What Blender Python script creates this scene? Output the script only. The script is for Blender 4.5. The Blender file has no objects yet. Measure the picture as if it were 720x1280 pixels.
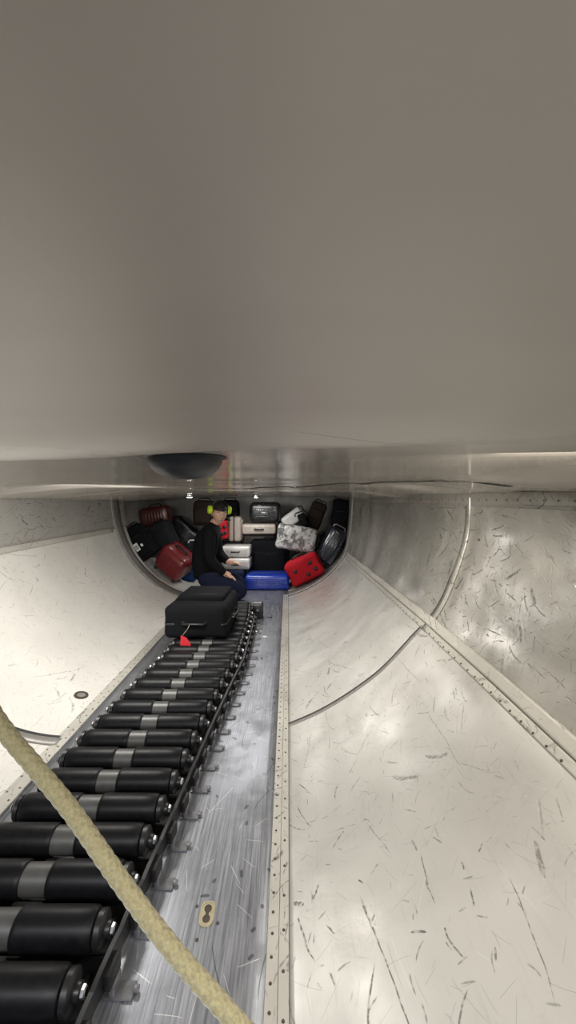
import bpy, bmesh, math, random
from mathutils import Vector, Matrix
random.seed(7)
SC = bpy.context.scene
COL = SC.collection
PI = math.pi
# ------------------------------------------------------------------ camera, world, lights, exposure
CZ, F, HY = 1.06, 500.0, 622.0
cd = bpy.data.cameras.new('camera'); cam = bpy.data.objects.new('camera', cd); COL.objects.link(cam)
cam.location = (0, 0, CZ); cam.rotation_euler = (PI/2, 0, 0)
cd.sensor_fit = 'VERTICAL'; cd.sensor_height = 36; cd.lens = 36*F/1280
cd.shift_y = -(640-HY)/1280; cd.clip_start = 0.005
SC.camera = cam
SC.view_settings.view_transform = 'Standard'; SC.view_settings.look = 'None'
SC.view_settings.gamma = 1; SC.view_settings.use_curve_mapping = False
SC.view_settings.exposure = 0.0
w = bpy.data.worlds.new('world'); SC.world = w; w.use_nodes = True
w.node_tree.nodes['Background'].inputs[0].default_value = (.80, .86, 1, 1)
w.node_tree.nodes['Background'].inputs[1].default_value = 0.3
def area(name, loc, target, sx, sy, power, color, spread=180):
    l = bpy.data.lights.new(name, 'AREA'); l.shape = 'RECTANGLE'; l.size = sx; l.size_y = sy
    l.energy = power; l.color = color; l.spread = math.radians(spread)
    o = bpy.data.objects.new(name, l); COL.objects.link(o); o.location = loc
    o.rotation_euler = (Vector(target)-Vector(loc)).to_track_quat('-Z', 'Y').to_euler()
    return o
area('doorway_daylight', (-0.35, -0.25, 1.04), (-.3, .80, 0), 2.0, .25, 8.5, (.96, .97, 1), 95)
area('door_lamp', (.42, .45, 1.085), (.5, 1.0, 0), .3, .16, 7, (1, .93, .80))
area('hold_lamp_light', (-.9, 1.9, 1.085), (-1.1, 2.4, 0), .4, .15, 17, (1, .98, .93))
area('hold_lamp_light', (-.35, 3.2, 1.07), (-.35, 3.2, 0), .5, .12, 7, (1, .98, .95))
area('hold_lamp_light', (-.45, 4.5, 1.055), (-.35, 4.7, 0), .5, .1, 7, (1, .98, .95))
area('hold_lamp_light', (.35, 1.75, 1.085), (.55, 2.0, 0), .2, .1, 6.0, (1, .95, .85))

# ------------------------------------------------------------------ helpers
def P(px, py, D): return Vector(((px-360)*D/F, D, CZ-(py-HY)*D/F))
def lerp(a, b, t): return a+(b-a)*t
def sm(t): t = max(0, min(1, t)); return t*t*(3-2*t)
def interp(tab, x):
    if x <= tab[0][0]: return tab[0][1]
    for (a, b), (c, d) in zip(tab, tab[1:]):
        if x <= c: return lerp(b, d, (x-a)/(c-a))
    return tab[-1][1]
def mesh_obj(name, bm, mats, parent=None, smooth=True, uv=None):
    bmesh.ops.recalc_face_normals(bm, faces=bm.faces[:]) if uv is None else None
    me = bpy.data.meshes.new(name); bm.to_mesh(me); bm.free()
    for m in (mats if isinstance(mats, (list, tuple)) else [mats]): me.materials.append(m)
    if smooth: me.shade_smooth()
    o = bpy.data.objects.new(name, me); COL.objects.link(o)
    if parent: o.parent = parent
    return o
def auto(o, deg=35):
    me = o.data
    me.shade_smooth(); me.set_sharp_from_angle(angle=math.radians(deg)); return o
def tag(o, label, cat, group=None, kind=None):
    if label: o['label'] = label
    if cat: o['category'] = cat
    if group: o['group'] = group
    if kind: o['kind'] = kind
    return o
def empty(name, loc, label, cat, group=None, rot=(0,0,0)):
    o = bpy.data.objects.new(name, None); COL.objects.link(o); o.empty_display_size = .05
    o.location = loc; o.rotation_euler = rot
    return tag(o, label, cat, group)
def box(bm, c, s, r=0, seg=2, mi=0, M=None):
    ret = bmesh.ops.create_cube(bm, size=1); vs = ret['verts']
    for v in vs: v.co = Vector((v.co.x*s[0], v.co.y*s[1], v.co.z*s[2]))
    if r > 0:
        es = list({e for v in vs for e in v.link_edges})
        g = bmesh.ops.bevel(bm, geom=es, offset=min(r, min(s)*.49), segments=seg, affect='EDGES', profile=.5)
        vs = list({v for f in g['faces'] for v in f.verts} | {v for v in vs if v.is_valid})
    fs = list({f for v in vs for f in v.link_faces})
    for f in fs: f.material_index = mi
    T = Matrix.Translation(Vector(c)) @ (M if M else Matrix())
    for v in vs: v.co = T @ v.co
    return vs
def lathe(bm, prof, axis='X', c=(0,0,0), seg=28, mi=0, cap=True):
    # prof: list of (a, r) along the axis
    rings = []
    for a, r in prof:
        ring = []
        for i in range(seg):
            t = 2*PI*i/seg; u, v = r*math.cos(t), r*math.sin(t)
            p = {'X': (a, u, v), 'Y': (u, a, v), 'Z': (u, v, a)}[axis]
            ring.append(bm.verts.new(Vector(p)+Vector(c)))
        rings.append(ring)
    for A, B in zip(rings, rings[1:]):
        for i in range(seg):
            f = bm.faces.new((A[i], A[(i+1) % seg], B[(i+1) % seg], B[i])); f.material_index = mi
    if cap:
        bm.faces.new(rings[0]).material_index = mi; bm.faces.new(rings[-1]).material_index = mi
def tube(bm, pts, r, seg=10, mi=0, closed=False):
    pts = [Vector(p) for p in pts]; rings = []; n = len(pts); up = None
    for i, p in enumerate(pts):
        t = (pts[min(i+1, n-1)]-pts[max(i-1, 0)]).normalized()
        if up is None: up = Vector((0,0,1)) if abs(t.z) < .9 else Vector((1,0,0))
        a = t.cross(up).normalized(); b = a.cross(t).normalized(); up = b
        rr = r[i] if isinstance(r, (list, tuple)) else r
        rings.append([bm.verts.new(p+a*rr*math.cos(2*PI*k/seg)+b*rr*math.sin(2*PI*k/seg)) for k in range(seg)])
    for A, B in zip(rings, rings[1:]):
        for k in range(seg):
            bm.faces.new((A[k], A[(k+1) % seg], B[(k+1) % seg], B[k])).material_index = mi
    bm.faces.new(rings[0]).material_index = mi; bm.faces.new(rings[-1]).material_index = mi

# ------------------------------------------------------------------ materials
class NT:
    def __init__(s, name):
        s.m = bpy.data.materials.new(name); s.m.use_nodes = True; s.t = s.m.node_tree
        s.b = s.t.nodes['Principled BSDF']
    def n(s, typ, **kw):
        x = s.t.nodes.new(typ)
        for k, v in kw.items(): setattr(x, k, v)
        return x
    def link(s, a, b): s.t.links.new(a, b)
    def val(s, sock, v):
        if isinstance(v, (int, float, tuple)): sock.default_value = v
        else: s.link(v, sock)
    def math(s, op, a, b=0, c=0):
        x = s.n('ShaderNodeMath', operation=op)
        s.val(x.inputs[0], a); s.val(x.inputs[1], b); s.val(x.inputs[2], c); return x.outputs[0]
    def vmath(s, op, a, b=(0,0,0)):
        x = s.n('ShaderNodeVectorMath', operation=op); s.val(x.inputs[0], a); s.val(x.inputs[1], b); return x.outputs[0]
    def mix(s, f, a, b):
        x = s.n('ShaderNodeMix', data_type='RGBA'); s.val(x.inputs[0], f)
        for k, v in ((6, a), (7, b)):
            if isinstance(v, tuple) and len(v) == 3: v = v+(1,)
            s.val(x.inputs[k], v)
        return x.outputs[2]
    def noise(s, vec, scale, detail=3, rough=.5):
        x = s.n('ShaderNodeTexNoise'); s.val(x.inputs['Vector'], vec)
        x.inputs['Scale'].default_value = scale; x.inputs['Detail'].default_value = detail; x.inputs['Roughness'].default_value = rough
        return x.outputs['Fac']
    def ramp(s, f, a, b, lo=0, hi=1):
        x = s.n('ShaderNodeMapRange', interpolation_type='SMOOTHSTEP'); s.val(x.inputs[0], f)
        x.inputs[1].default_value = a; x.inputs[2].default_value = b; x.inputs[3].default_value = lo; x.inputs[4].default_value = hi
        return x.outputs[0]
    def bump(s, h, strength, dist=.01):
        x = s.n('ShaderNodeBump'); x.inputs['Strength'].default_value = strength; x.inputs['Distance'].default_value = dist
        s.val(x.inputs['Height'], h); s.link(x.outputs[0], s.b.inputs['Normal'])
    def dashes(s, vec, scale, length, width, dens, ang0, spread, seed, curve=.25):
        """thin individual scrape marks: one per voronoi cell, random direction and length"""
        v = s.vmath('ADD', vec, (seed*3.7, seed*1.9, 0))
        sc = s.n('ShaderNodeVectorMath', operation='SCALE'); s.val(sc.inputs[0], v); sc.inputs['Scale'].default_value = scale
        vo = s.n('ShaderNodeTexVoronoi', voronoi_dimensions='2D', feature='F1'); s.link(sc.outputs[0], vo.inputs['Vector'])
        vo.inputs['Scale'].default_value = 1; vo.inputs['Randomness'].default_value = .8
        d = s.vmath('SUBTRACT', sc.outputs[0], vo.outputs['Position'])
        sx = s.n('ShaderNodeSeparateXYZ'); s.link(d, sx.inputs[0])
        sc2 = s.n('ShaderNodeSeparateColor'); s.link(vo.outputs['Color'], sc2.inputs[0])
        R, G, B = sc2.outputs
        a = s.math('MULTIPLY_ADD', s.math('SUBTRACT', R, .5), 2*spread, ang0)
        ca, sa = s.math('COSINE', a), s.math('SINE', a)
        u = s.math('ADD', s.math('MULTIPLY', sx.outputs[0], ca), s.math('MULTIPLY', sx.outputs[1], sa))
        q = s.math('SUBTRACT', s.math('MULTIPLY', sx.outputs[1], ca), s.math('MULTIPLY', sx.outputs[0], sa))
        q = s.math('ADD', q, s.math('MULTIPLY', s.math('MULTIPLY', u, u), s.math('MULTIPLY', s.math('SUBTRACT', G, .5), curve*4)))
        L = s.math('MULTIPLY', s.math('ADD', G, .25), length)
        e = s.math('SUBTRACT', 1, s.math('DIVIDE', s.math('ABSOLUTE', u), L))
        e = s.math('MINIMUM', s.math('MULTIPLY', e, 3), 1)
        e = s.math('MAXIMUM', e, 0)
        wv = s.math('MULTIPLY', e, width)
        m = s.math('SUBTRACT', 1, s.math('DIVIDE', s.math('ABSOLUTE', q), s.math('ADD', wv, .0001)))
        m = s.math('MINIMUM', s.math('MAXIMUM', s.math('MULTIPLY', m, 2), 0), 1)
        return s.math('MULTIPLY', m, s.math('LESS_THAN', B, dens))
    def out(s, color=None, rough=None, metal=None, spec=None, coat=None):
        for k, v in (('Base Color', color), ('Roughness', rough), ('Metallic', metal), ('Specular IOR Level', spec), ('Coat Weight', coat)):
            if v is None: continue
            if isinstance(v, tuple) and len(v) == 3: v = v+(1,)
            s.val(s.b.inputs[k], v)
        return s.m
def simple(name, col, rough=.5, metal=0, nscale=40, namt=.12, bump=.1, spec=.5, coat=0):
    t = NT(name); tc = t.n('ShaderNodeTexCoord').outputs['Object']
    n = t.noise(tc, nscale, 3)
    c2 = tuple(max(0, c*(1-namt*2)) for c in col); c3 = tuple(min(1, c*(1+namt*2)) for c in col)
    c = t.mix(n, c2, c3)
    if bump: t.bump(n, bump, .002)
    return t.out(c, t.ramp(n, 0, 1, rough*.85, min(1, rough*1.15)), metal, spec, coat)
def fabric(name, col, scale=350):
    t = NT(name); tc = t.n('ShaderNodeTexCoord').outputs['Object']
    n = t.noise(tc, scale, 2); n2 = t.noise(tc, 6, 3)
    c = t.mix(n, tuple(x*.7 for x in col), tuple(min(1, x*1.35) for x in col))
    t.bump(t.math('ADD', t.math('MULTIPLY', n, .2), n2), .5, .01)
    return t.out(c, .85, 0, .12)

def panel(name, base, mark, dens=1.0, rough=.36, metal=.3, big=.55, stain=.35, fine=.25):
    t = NT(name); uv = t.n('ShaderNodeUVMap'); v = uv.outputs[0]
    dist = t.n('ShaderNodeTexNoise'); t.link(v, dist.inputs['Vector']); dist.inputs['Scale'].default_value = 9
    dd = t.n('ShaderNodeVectorMath', operation='SCALE'); t.link(t.vmath('SUBTRACT', dist.outputs['Color'], (.5,.5,.5)), dd.inputs[0]); dd.inputs['Scale'].default_value = .02
    vv = t.vmath('ADD', v, dd.outputs[0])
    blot = t.ramp(t.noise(v, 2.2, 5, .6), .35, .7)
    fine_n = t.noise(v, 60, 4, .6)
    col = t.mix(t.math('MULTIPLY', blot, stain), base, tuple(c*.72 for c in base))
    st = t.n('ShaderNodeMapping'); t.link(v, st.inputs[0]); st.inputs['Scale'].default_value = (120, 5, 1); st.inputs['Rotation'].default_value = (0, 0, .18)
    streak = t.ramp(t.noise(st.outputs[0], 1, 3, .6), .55, .8)
    col = t.mix(t.math('MULTIPLY', streak, fine), col, tuple(c*.7 for c in base))
    gm = t.ramp(t.noise(v, 1.3, 2), .35, .65, .35, 1)   # marks gather in patches
    d1 = t.dashes(vv, 5.5, .33, .014, .62*dens, PI/2, .75, 1)
    d2 = t.dashes(vv, 11, .38, .03, .45*dens, PI/2, 1.2, 2)
    d3 = t.dashes(vv, 24, .42, .05, .42*dens, 0, 1.6, 3)
    d4 = t.dashes(vv, 2.3, .48, .0045, .8*dens, PI/2, .5, 4, .1)
    d5 = t.dashes(vv, 8, .36, .06, .14*dens, PI/2, 1.5, 9)
    m = t.math('MAXIMUM', t.math('MAXIMUM', d1, d2), t.math('MAXIMUM', t.math('MULTIPLY', d3, .7), t.math('MAXIMUM', d4, d5)))
    m = t.math('MULTIPLY', m, gm)
    f1 = t.math('MAXIMUM', t.dashes(v, 9, .46, .006, .8, PI/2, 1.2, 31, .08), t.dashes(v, 17, .46, .010, .7, 1.2, 1.6, 32, .08))
    col = t.mix(t.math('MULTIPLY', f1, .6), col, tuple(c*.45 for c in base))
    f2 = t.dashes(v, 7, .46, .006, .6, PI/2, 1.0, 33, .06)
    col = t.mix(t.math('MULTIPLY', f2, .4), col, tuple(min(1, c*1.35) for c in base))
    sm_ = t.ramp(t.noise(vv, 7, 5, .7), .60, .78)
    col = t.mix(t.math('MULTIPLY', sm_, stain*.9), col, tuple(c*.5 for c in base))
    brk = t.ramp(t.noise(v, 90, 2), .38, .58, .25, 1)
    m = t.math('MULTIPLY', t.math('MULTIPLY', m, brk), big)
    col = t.mix(m, col, mark)
    r = t.math('ADD', t.ramp(t.noise(v, 4, 4), .2, .8, rough-.09, rough+.13), t.math('MULTIPLY', m, .3))
    h = t.math('SUBTRACT', t.math('ADD', t.math('MULTIPLY', t.noise(v, 2.6, 2), 1.0), t.math('MULTIPLY', fine_n, .02)), t.math('MULTIPLY', m, .03))
    t.bump(h, .5, .03)
    return t.out(col, r, metal, .5)
M = {}
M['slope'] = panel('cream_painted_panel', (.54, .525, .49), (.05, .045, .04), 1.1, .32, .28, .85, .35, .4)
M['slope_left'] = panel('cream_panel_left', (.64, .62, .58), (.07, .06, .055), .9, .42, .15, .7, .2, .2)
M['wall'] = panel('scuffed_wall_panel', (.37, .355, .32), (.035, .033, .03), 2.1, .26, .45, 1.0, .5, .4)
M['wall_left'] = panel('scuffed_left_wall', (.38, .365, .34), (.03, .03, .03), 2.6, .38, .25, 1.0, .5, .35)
M['end'] = panel('end_panel', (.34, .33, .31), (.1, .1, .1), .8, .45, .2, .5, .4, .2)
M['trim'] = panel('cream_trim_strip', (.50, .48, .43), (.05, .045, .04), 2.2, .42, .2, .8, .6, .55)
M['ring'] = panel('dirty_grey_strip', (.27, .26, .24), (.03, .03, .03), 2.4, .42, .4, .85, .7, .4)
def floor_mat():
    t = NT('brushed_metal_floor'); v = t.n('ShaderNodeUVMap').outputs[0]
    st = t.n('ShaderNodeMapping'); t.link(v, st.inputs[0]); st.inputs['Scale'].default_value = (150, 4, 1); st.inputs['Rotation'].default_value = (0, 0, -.10)
    s1 = t.noise(st.outputs[0], 1, 4, .65)
    st2 = t.n('ShaderNodeMapping'); t.link(v, st2.inputs[0]); st2.inputs['Scale'].default_value = (16, 90, 1); st2.inputs['Rotation'].default_value = (0, 0, .5)
    s2 = t.noise(st2.outputs[0], 1, 3, .6)
    blot = t.noise(v, 5, 6, .65)
    col = t.mix(t.ramp(s1, .3, .75), (.20, .21, .235), (.42, .43, .465))
    col = t.mix(t.math('MULTIPLY', t.ramp(blot, .42, .72), .6), col, (.17, .175, .19))
    lt = t.math('MAXIMUM', t.dashes(v, 5, .45, .006, .6, 1.2, 1.0, 11, .04), t.dashes(v, 14, .45, .012, .6, .8, 1.5, 12, .04))
    dk = t.math('MAXIMUM', t.dashes(v, 6, .4, .01, .6, PI/2, .7, 13), t.dashes(v, 16, .2, .09, .22, .6, 1.5, 14))
    col = t.mix(t.math('MULTIPLY', lt, .6), col, (.8, .8, .8))
    col = t.mix(t.math('MULTIPLY', dk, .7), col, (.05, .05, .055))
    r = t.math('ADD', t.ramp(s1, .2, .8, .26, .46), t.math('MULTIPLY', t.ramp(blot, .4, .7), .14))
    t.bump(t.math('ADD', t.math('MULTIPLY', s1, .25), t.math('ADD', t.math('MULTIPLY', s2, .12), t.math('MULTIPLY', blot, .3))), .35, .004)
    return t.out(col, r, .72)
M['floor'] = floor_mat()
def ceil_mat():
    t = NT('satin_ceiling_panel'); v = t.n('ShaderNodeUVMap').outputs[0]
    st = t.n('ShaderNodeMapping'); t.link(v, st.inputs[0]); st.inputs['Scale'].default_value = (1.2, 5, 1)
    b = t.noise(st.outputs[0], 1.6, 4, .5)
    col = t.mix(t.ramp(b, .3, .7), (.53, .488, .435), (.57, .528, .472))
    dk = t.math('MAXIMUM', t.dashes(v, 7, .35, .018, .22, 0, .5, 21), t.dashes(v, 3, .42, .006, .45, .1, .4, 22))
    col = t.mix(t.math('MULTIPLY', dk, .5), col, (.2, .16, .12))
    sy = t.n('ShaderNodeSeparateXYZ'); t.link(v, sy.inputs[0])
    return t.out(col, t.ramp(sy.outputs[1], .35, .6, .36, .13), .05, .9)
M['ceiling'] = ceil_mat()
M['rivet'] = simple('dark_rivet', (.09, .07, .055), .5, .6)
M['black_plastic'] = simple('black_plastic', (.012, .012, .013), .38, 0, 30, .2, .05)
M['sleeve'] = simple('black_roller_sleeve', (.006, .006, .007), .42, 0, 60, .3, .05, .2)
M['roller_grey'] = simple('grey_roller_tube', (.085, .084, .08), .45, .3, 50, .15, .08)
M['link'] = simple('dark_link_metal', (.02, .02, .021), .42, .5, 50, .3, .1)
M['steel'] = simple('worn_steel', (.50, .50, .50), .3, .95, 60, .2, .1)
M['plate'] = simple('grey_foot_plate', (.20, .20, .21), .45, .7, 40, .3, .1)
M['rubber'] = simple('black_rubber', (.02, .02, .02), .7)
M['lamp_glass'] = NT('lit_lamp_lens').out((.9, .9, .9), .3); 
_b = M['lamp_glass'].node_tree.nodes['Principled BSDF']; _b.inputs['Emission Color'].default_value = (1, .98, .94, 1); _b.inputs['Emission Strength'].default_value = 25
M['smoke'] = simple('dull_blue_grey_plastic', (.035, .038, .045), .4, 0, 20, .1, .0, .35)

# ------------------------------------------------------------------ the hold: profiles
FL = -.96          # left edge of the flat floor
RN = [(0,0),(.15,.058),(.30,.14),(.45,.245),(.60,.394),(.673,.469),(.748,.58),(.823,.768),(.86,.918),(.865,1.085)]
RF = [(0,0),(.155,.05),(.31,.125),(.45,.225),(.575,.36),(.63,.452),(.665,.57),(.69,.768),(.70,.918),(.707,1.085)]
LN = [(0,0),(.12,.02),(.24,.06),(.36,.13),(.47,.21),(.62,.37),(.72,.53),(.80,.745),(.83,.90),(.85,1.065)]
def crom(T, u):
    n = len(T)-1; i = min(int(u), n-1); f = u-i
    p = [T[max(0, min(n, i+k))] for k in (-1, 0, 1, 2)]
    return tuple(.5*((2*p[1][k])+(-p[0][k]+p[2][k])*f+(2*p[0][k]-5*p[1][k]+4*p[2][k]-p[3][k])*f*f+(-p[0][k]+3*p[1][k]-3*p[2][k]+p[3][k])*f**3) for k in (0, 1))
def prof(side, u, D):
    if side > 0:
        t = max(0, min(1, (D-1.87)/(4.42-1.87)))
        a, b = crom(RN, u), crom(RF, u)
        x, z = lerp(a[0], b[0], t), lerp(a[1], b[1], t)
        if 1.9 < D < 4.3:   # dented sheet ribs between the frames
            k = sm((u-4)/2)*sm((D-1.95)/.2)*sm((4.3-D)/.2)
            x += k*(.004+.003*math.sin(D*2.3))*math.sin((D-1.9)*2*PI/.42+.8*math.sin(D*3))
        elif D < 1.8:
            x += sm((u-4)/2)*.006*math.sin(D*5+1)
        if D > 4.45: x *= 1.11
        return x, z
    a = crom(LN, u); return FL-a[0]*(1.15 if D > 4.43 else 1), a[1]
def skew(x, D): return D+.10*(x)      # frames sit slightly askew
def strip(name, side, u0, u1, D0, D1, mat, nu=24, nd=60, off=0, thick=.008, skewed=False):
    bm = bmesh.new(); uvl = bm.loops.layers.uv.new('UVMap'); grid = []; S = []
    for i in range(nu+1):
        u = lerp(u0, u1, i/nu); row = []
        for j in range(nd+1):
            D = lerp(D0, D1, j/nd)
            x, z = prof(side, u, D)
            x2, z2 = prof(side, min(u+.02, 9), D); x1, z1 = prof(side, max(u-.02, 0), D)
            n = Vector((-(z2-z1), 0, x2-x1)) if side > 0 else Vector((z2-z1, 0, -(x2-x1)))
            n.normalize()
            Dy = D+.10*x if skewed else D
            row.append(bm.verts.new((x+n.x*off, Dy, z+n.z*off)))
        grid.append(row)
    acc = [0]
    for i in range(nu): acc.append(acc[-1]+(grid[i+1][0].co-grid[i][0].co).length)
    for i in range(nu):
        for j in range(nd):
            vs = [grid[i][j], grid[i+1][j], grid[i+1][j+1], grid[i][j+1]]
            uvs = [(acc[i], vs[0].co.y), (acc[i+1], vs[1].co.y), (acc[i+1], vs[2].co.y), (acc[i], vs[3].co.y)]
            if side < 0: vs.reverse(); uvs.reverse()
            f = bm.faces.new(vs)
            for l, q in zip(f.loops, uvs): l[uvl].uv = (q[0]+u0, q[1])
    # make normals face the hold
    bm.normal_update()
    f = bm.faces[len(bm.faces)//2] if False else list(bm.faces)[nu*nd//2]
    c = f.calc_center_median(); want = Vector((-.3-c.x, 0, .8-c.z))
    if f.normal.dot(want) < 0: bmesh.ops.reverse_faces(bm, faces=bm.faces[:])
    o = mesh_obj(name, bm, mat, uv=True); md = o.modifiers.new('thickness', 'SOLIDIFY'); md.thickness = thick; md.offset = -1
    o['kind'] = 'structure'; return o
YB, YE = -.9, 6.25
US = 4.78       # seam on the right between the lower and upper panel
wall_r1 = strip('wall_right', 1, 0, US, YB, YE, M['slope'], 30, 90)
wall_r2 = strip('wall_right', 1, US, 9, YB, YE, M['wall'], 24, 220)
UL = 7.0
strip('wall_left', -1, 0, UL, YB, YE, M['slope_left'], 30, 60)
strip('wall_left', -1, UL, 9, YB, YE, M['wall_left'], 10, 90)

def plate(name, x0, x1, y0, y1, z, mat, nx=4, ny=40, th=.01, zf=None):
    bm = bmesh.new(); uvl = bm.loops.layers.uv.new('UVMap')
    g = [[bm.verts.new((lerp(x0, x1, i/nx), lerp(y0, y1, j/ny), zf(lerp(x0, x1, i/nx), lerp(y0, y1, j/ny)) if zf else z)) for j in range(ny+1)] for i in range(nx+1)]
    for i in range(nx):
        for j in range(ny):
            f = bm.faces.new((g[i][j], g[i+1][j], g[i+1][j+1], g[i][j+1]))
            for l in f.loops: l[uvl].uv = (l.vert.co.x, l.vert.co.y)
    o = mesh_obj(name, bm, mat, uv=True); md = o.modifiers.new('thickness', 'SOLIDIFY'); md.thickness = th; md.offset = -1
    o['kind'] = 'structure'; return o
plate('floor', FL-.02, .01, YB, YE, 0, M['floor'], 10, 60)

def gauss(x): return math.exp(-x*x)
def czf(x, y):
    z = 1.12
    z -= .058*sm((-x-1.0)/.8)+.038*sm((x-.45)/.35)*(1 if y > .3 else max(0, y/.3))
    D0 = max(.22, .40-.37*max(x, -.55)*(1 if x < 0 else .9))+.012*math.sin(x*16)
    z -= .0105*gauss((y-D0)/.055)
    z -= .006*sm((D0-y)/.25)*0
    z -= .004*math.sin(y*6.5+x*1.2)*sm((y-.75)/.4)
    z -= .006*gauss((y-1.55)/.05)+.006*gauss((y-2.9)/.05)
    z -= .036*sm((y-2)/2.5)
    z -= .006*gauss((y-2.15+1.9*max(0, x))/.07)*sm((y-.9)/.2)
    return z
def ceiling():
    bm = bmesh.new(); uvl = bm.loops.layers.uv.new('UVMap')
    ys = []; y = YB
    while y < YE:
        ys.append(y); y += .012 if -.1 < y < .9 else .04
    ys.append(YE); nx = 70; x0, x1 = -1.95, .90
    g = [[bm.verts.new((lerp(x0, x1, i/nx), yy, czf(lerp(x0, x1, i/nx), yy))) for yy in ys] for i in range(nx+1)]
    for i in range(nx):
        for j in range(len(ys)-1):
            f = bm.faces.new((g[i][j], g[i][j+1], g[i+1][j+1], g[i+1][j]))
            for l in f.loops: l[uvl].uv = (l.vert.co.x, l.vert.co.y)
    o = mesh_obj('ceiling', bm, M['ceiling'], uv=True); md = o.modifiers.new('thickness', 'SOLIDIFY'); md.thickness = .01; md.offset = -1
    o['kind'] = 'structure'
ceiling()
def ceiling_seam(name, pts, wd):
    bm = bmesh.new(); uvl = bm.loops.layers.uv.new('UVMap'); P2 = []
    for (a, b), (c, d) in zip(pts, pts[1:]):
        for k in range(24): P2.append((lerp(a, c, k/24), lerp(b, d, k/24)))
    A = [bm.verts.new((x, y-wd/2, czf(x, y-wd/2)-.0012)) for x, y in P2]; B = [bm.verts.new((x, y+wd/2, czf(x, y+wd/2)-.0012)) for x, y in P2]
    for i in range(len(A)-1): bm.faces.new((A[i], B[i], B[i+1], A[i+1]))
    o = mesh_obj(name, bm, M['rubber'], uv=True); md = o.modifiers.new('thickness', 'SOLIDIFY'); md.thickness = .001; md.offset = 0; o['kind'] = 'structure'
ceiling_seam('trim_18', [(.04, 2.05), (.25, 1.62), (.45, 1.27), (.66, 1.17)], .03)
ceiling_seam('trim_19', [(-.5, 2.6), (-.15, 2.1), (.04, 2.05)], .03)
# end wall
def end_wall():
    bm = bmesh.new(); uvl = bm.loops.layers.uv.new('UVMap')
    pts = [prof(1, u*.25, YE) for u in range(37)]+[prof(-1, u*.25, YE) for u in range(36, -1, -1)]
    a = [bm.verts.new((x, YE, z+(.03 if z > 1.04 else 0))) for x, z in pts]; b = [bm.verts.new((v.co.x, YE+.012, v.co.z)) for v in a]
    f1 = bm.faces.new(a); f2 = bm.faces.new(b[::-1])
    n = len(a)
    for i in range(n): bm.faces.new((a[i], b[i], b[(i+1) % n], a[(i+1) % n]))
    bmesh.ops.recalc_face_normals(bm, faces=bm.faces[:])
    for f in bm.faces:
        for l in f.loops: l[uvl].uv = (l.vert.co.x, l.vert.co.z)
    o = mesh_obj('wall_back', bm, M['end'], smooth=False, uv=True); o['kind'] = 'structure'
end_wall()

# trims: riveted strips along the hold and frame strips across it
def rivets_on(o, pts, r=.0045, h=.0022):
    """adds rivet heads (second material) to a strip's mesh; pts = (pos, normal)"""
    bm = bmesh.new(); bm.from_mesh(o.data); 
    uvl = bm.loops.layers.uv.verify()
    for p, n in pts:
        q = n.to_track_quat('Z', 'Y').to_matrix().to_4x4(); T = Matrix.Translation(p) @ q
        c = bm.verts.new(T @ Vector((0, 0, h))); r1 = [bm.verts.new(T @ Vector((r*.6*math.cos(k*PI/4), r*.6*math.sin(k*PI/4), h*.85))) for k in range(8)]
        r2 = [bm.verts.new(T @ Vector((r*math.cos(k*PI/4), r*math.sin(k*PI/4), -.001))) for k in range(8)]
        for k in range(8):
            bm.faces.new((c, r1[k], r1[(k+1) % 8])).material_index = 1
            bm.faces.new((r1[k], r2[k], r2[(k+1) % 8], r1[(k+1) % 8])).material_index = 1
    bm.to_mesh(o.data); bm.free(); o.data.materials.append(M['rivet'])
def flat_trim(name, x0, x1, y0, y1, z0, z1, rows, step=.075):
    bm = bmesh.new(); box(bm, ((x0+x1)/2, (y0+y1)/2, (z0+z1)/2), (x1-x0, y1-y0, z1-z0), .0008, 1)
    uvl = bm.loops.layers.uv.new('UVMap')
    for f in bm.faces:
        for l in f.loops: l[uvl].uv = (l.vert.co.x, l.vert.co.y)
    o = mesh_obj(name, bm, [M['trim']], smooth=False, uv=True); o['kind'] = 'structure'
    pts = []
    for xx, st, ph in rows:
        y = y0+.02+ph
        while y < y1-.01:
            pts.append((Vector((xx+random.uniform(-.0006, .0006), y, z1)), Vector((0, 0, 1)))); y += st
    rivets_on(o, pts); return o
flat_trim('trim_1', -.050, -.022, YB+.05, 4.36, 0, .003, [(-.038, .05, 0)])
flat_trim('trim_2', -.0215, .002, YB+.05, 4.36, 0, .006, [(-.010, .085, .02)])
flat_trim('trim_3', FL-.055, FL+.004, YB+.05, 4.1, 0, .008, [(FL-.012, .06, 0), (FL-.045, .08, .02)])
def along_trim(name, side, u0, u1, D0, D1, rows, off=.004, mat='trim', r=.005):
    o = strip(name, side, u0, u1, D0, D1, M[mat], 5, 120, off, .004)
    pts = []
    for uu, st in rows:
        D = D0+.03
        while D < D1:
            x, z = prof(side, uu, D); x2, z2 = prof(side, uu+.05, D)
            n = Vector((-(z2-z), 0, x2-x)).normalized() if side > 0 else Vector(((z2-z), 0, -(x2-x))).normalized()
            pts.append((Vector((x, D, z))+n*off, n)); D += st
    rivets_on(o, pts, r); return o
along_trim('trim_4', 1, US-.28, US+.05, YB+.05, 4.3, [(US-.2, .055)])
along_trim('trim_5', 1, US+.07, US+.45, YB+.05, 4.3, [], .009)
along_trim('trim_6', 1, 8.55, 8.98, YB+.05, 4.3, [(8.72, .075)], .004, 'wall')
along_trim('trim_7', -1, UL-.16, UL+.04, YB+.05, 4.0, [], .005)
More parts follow.
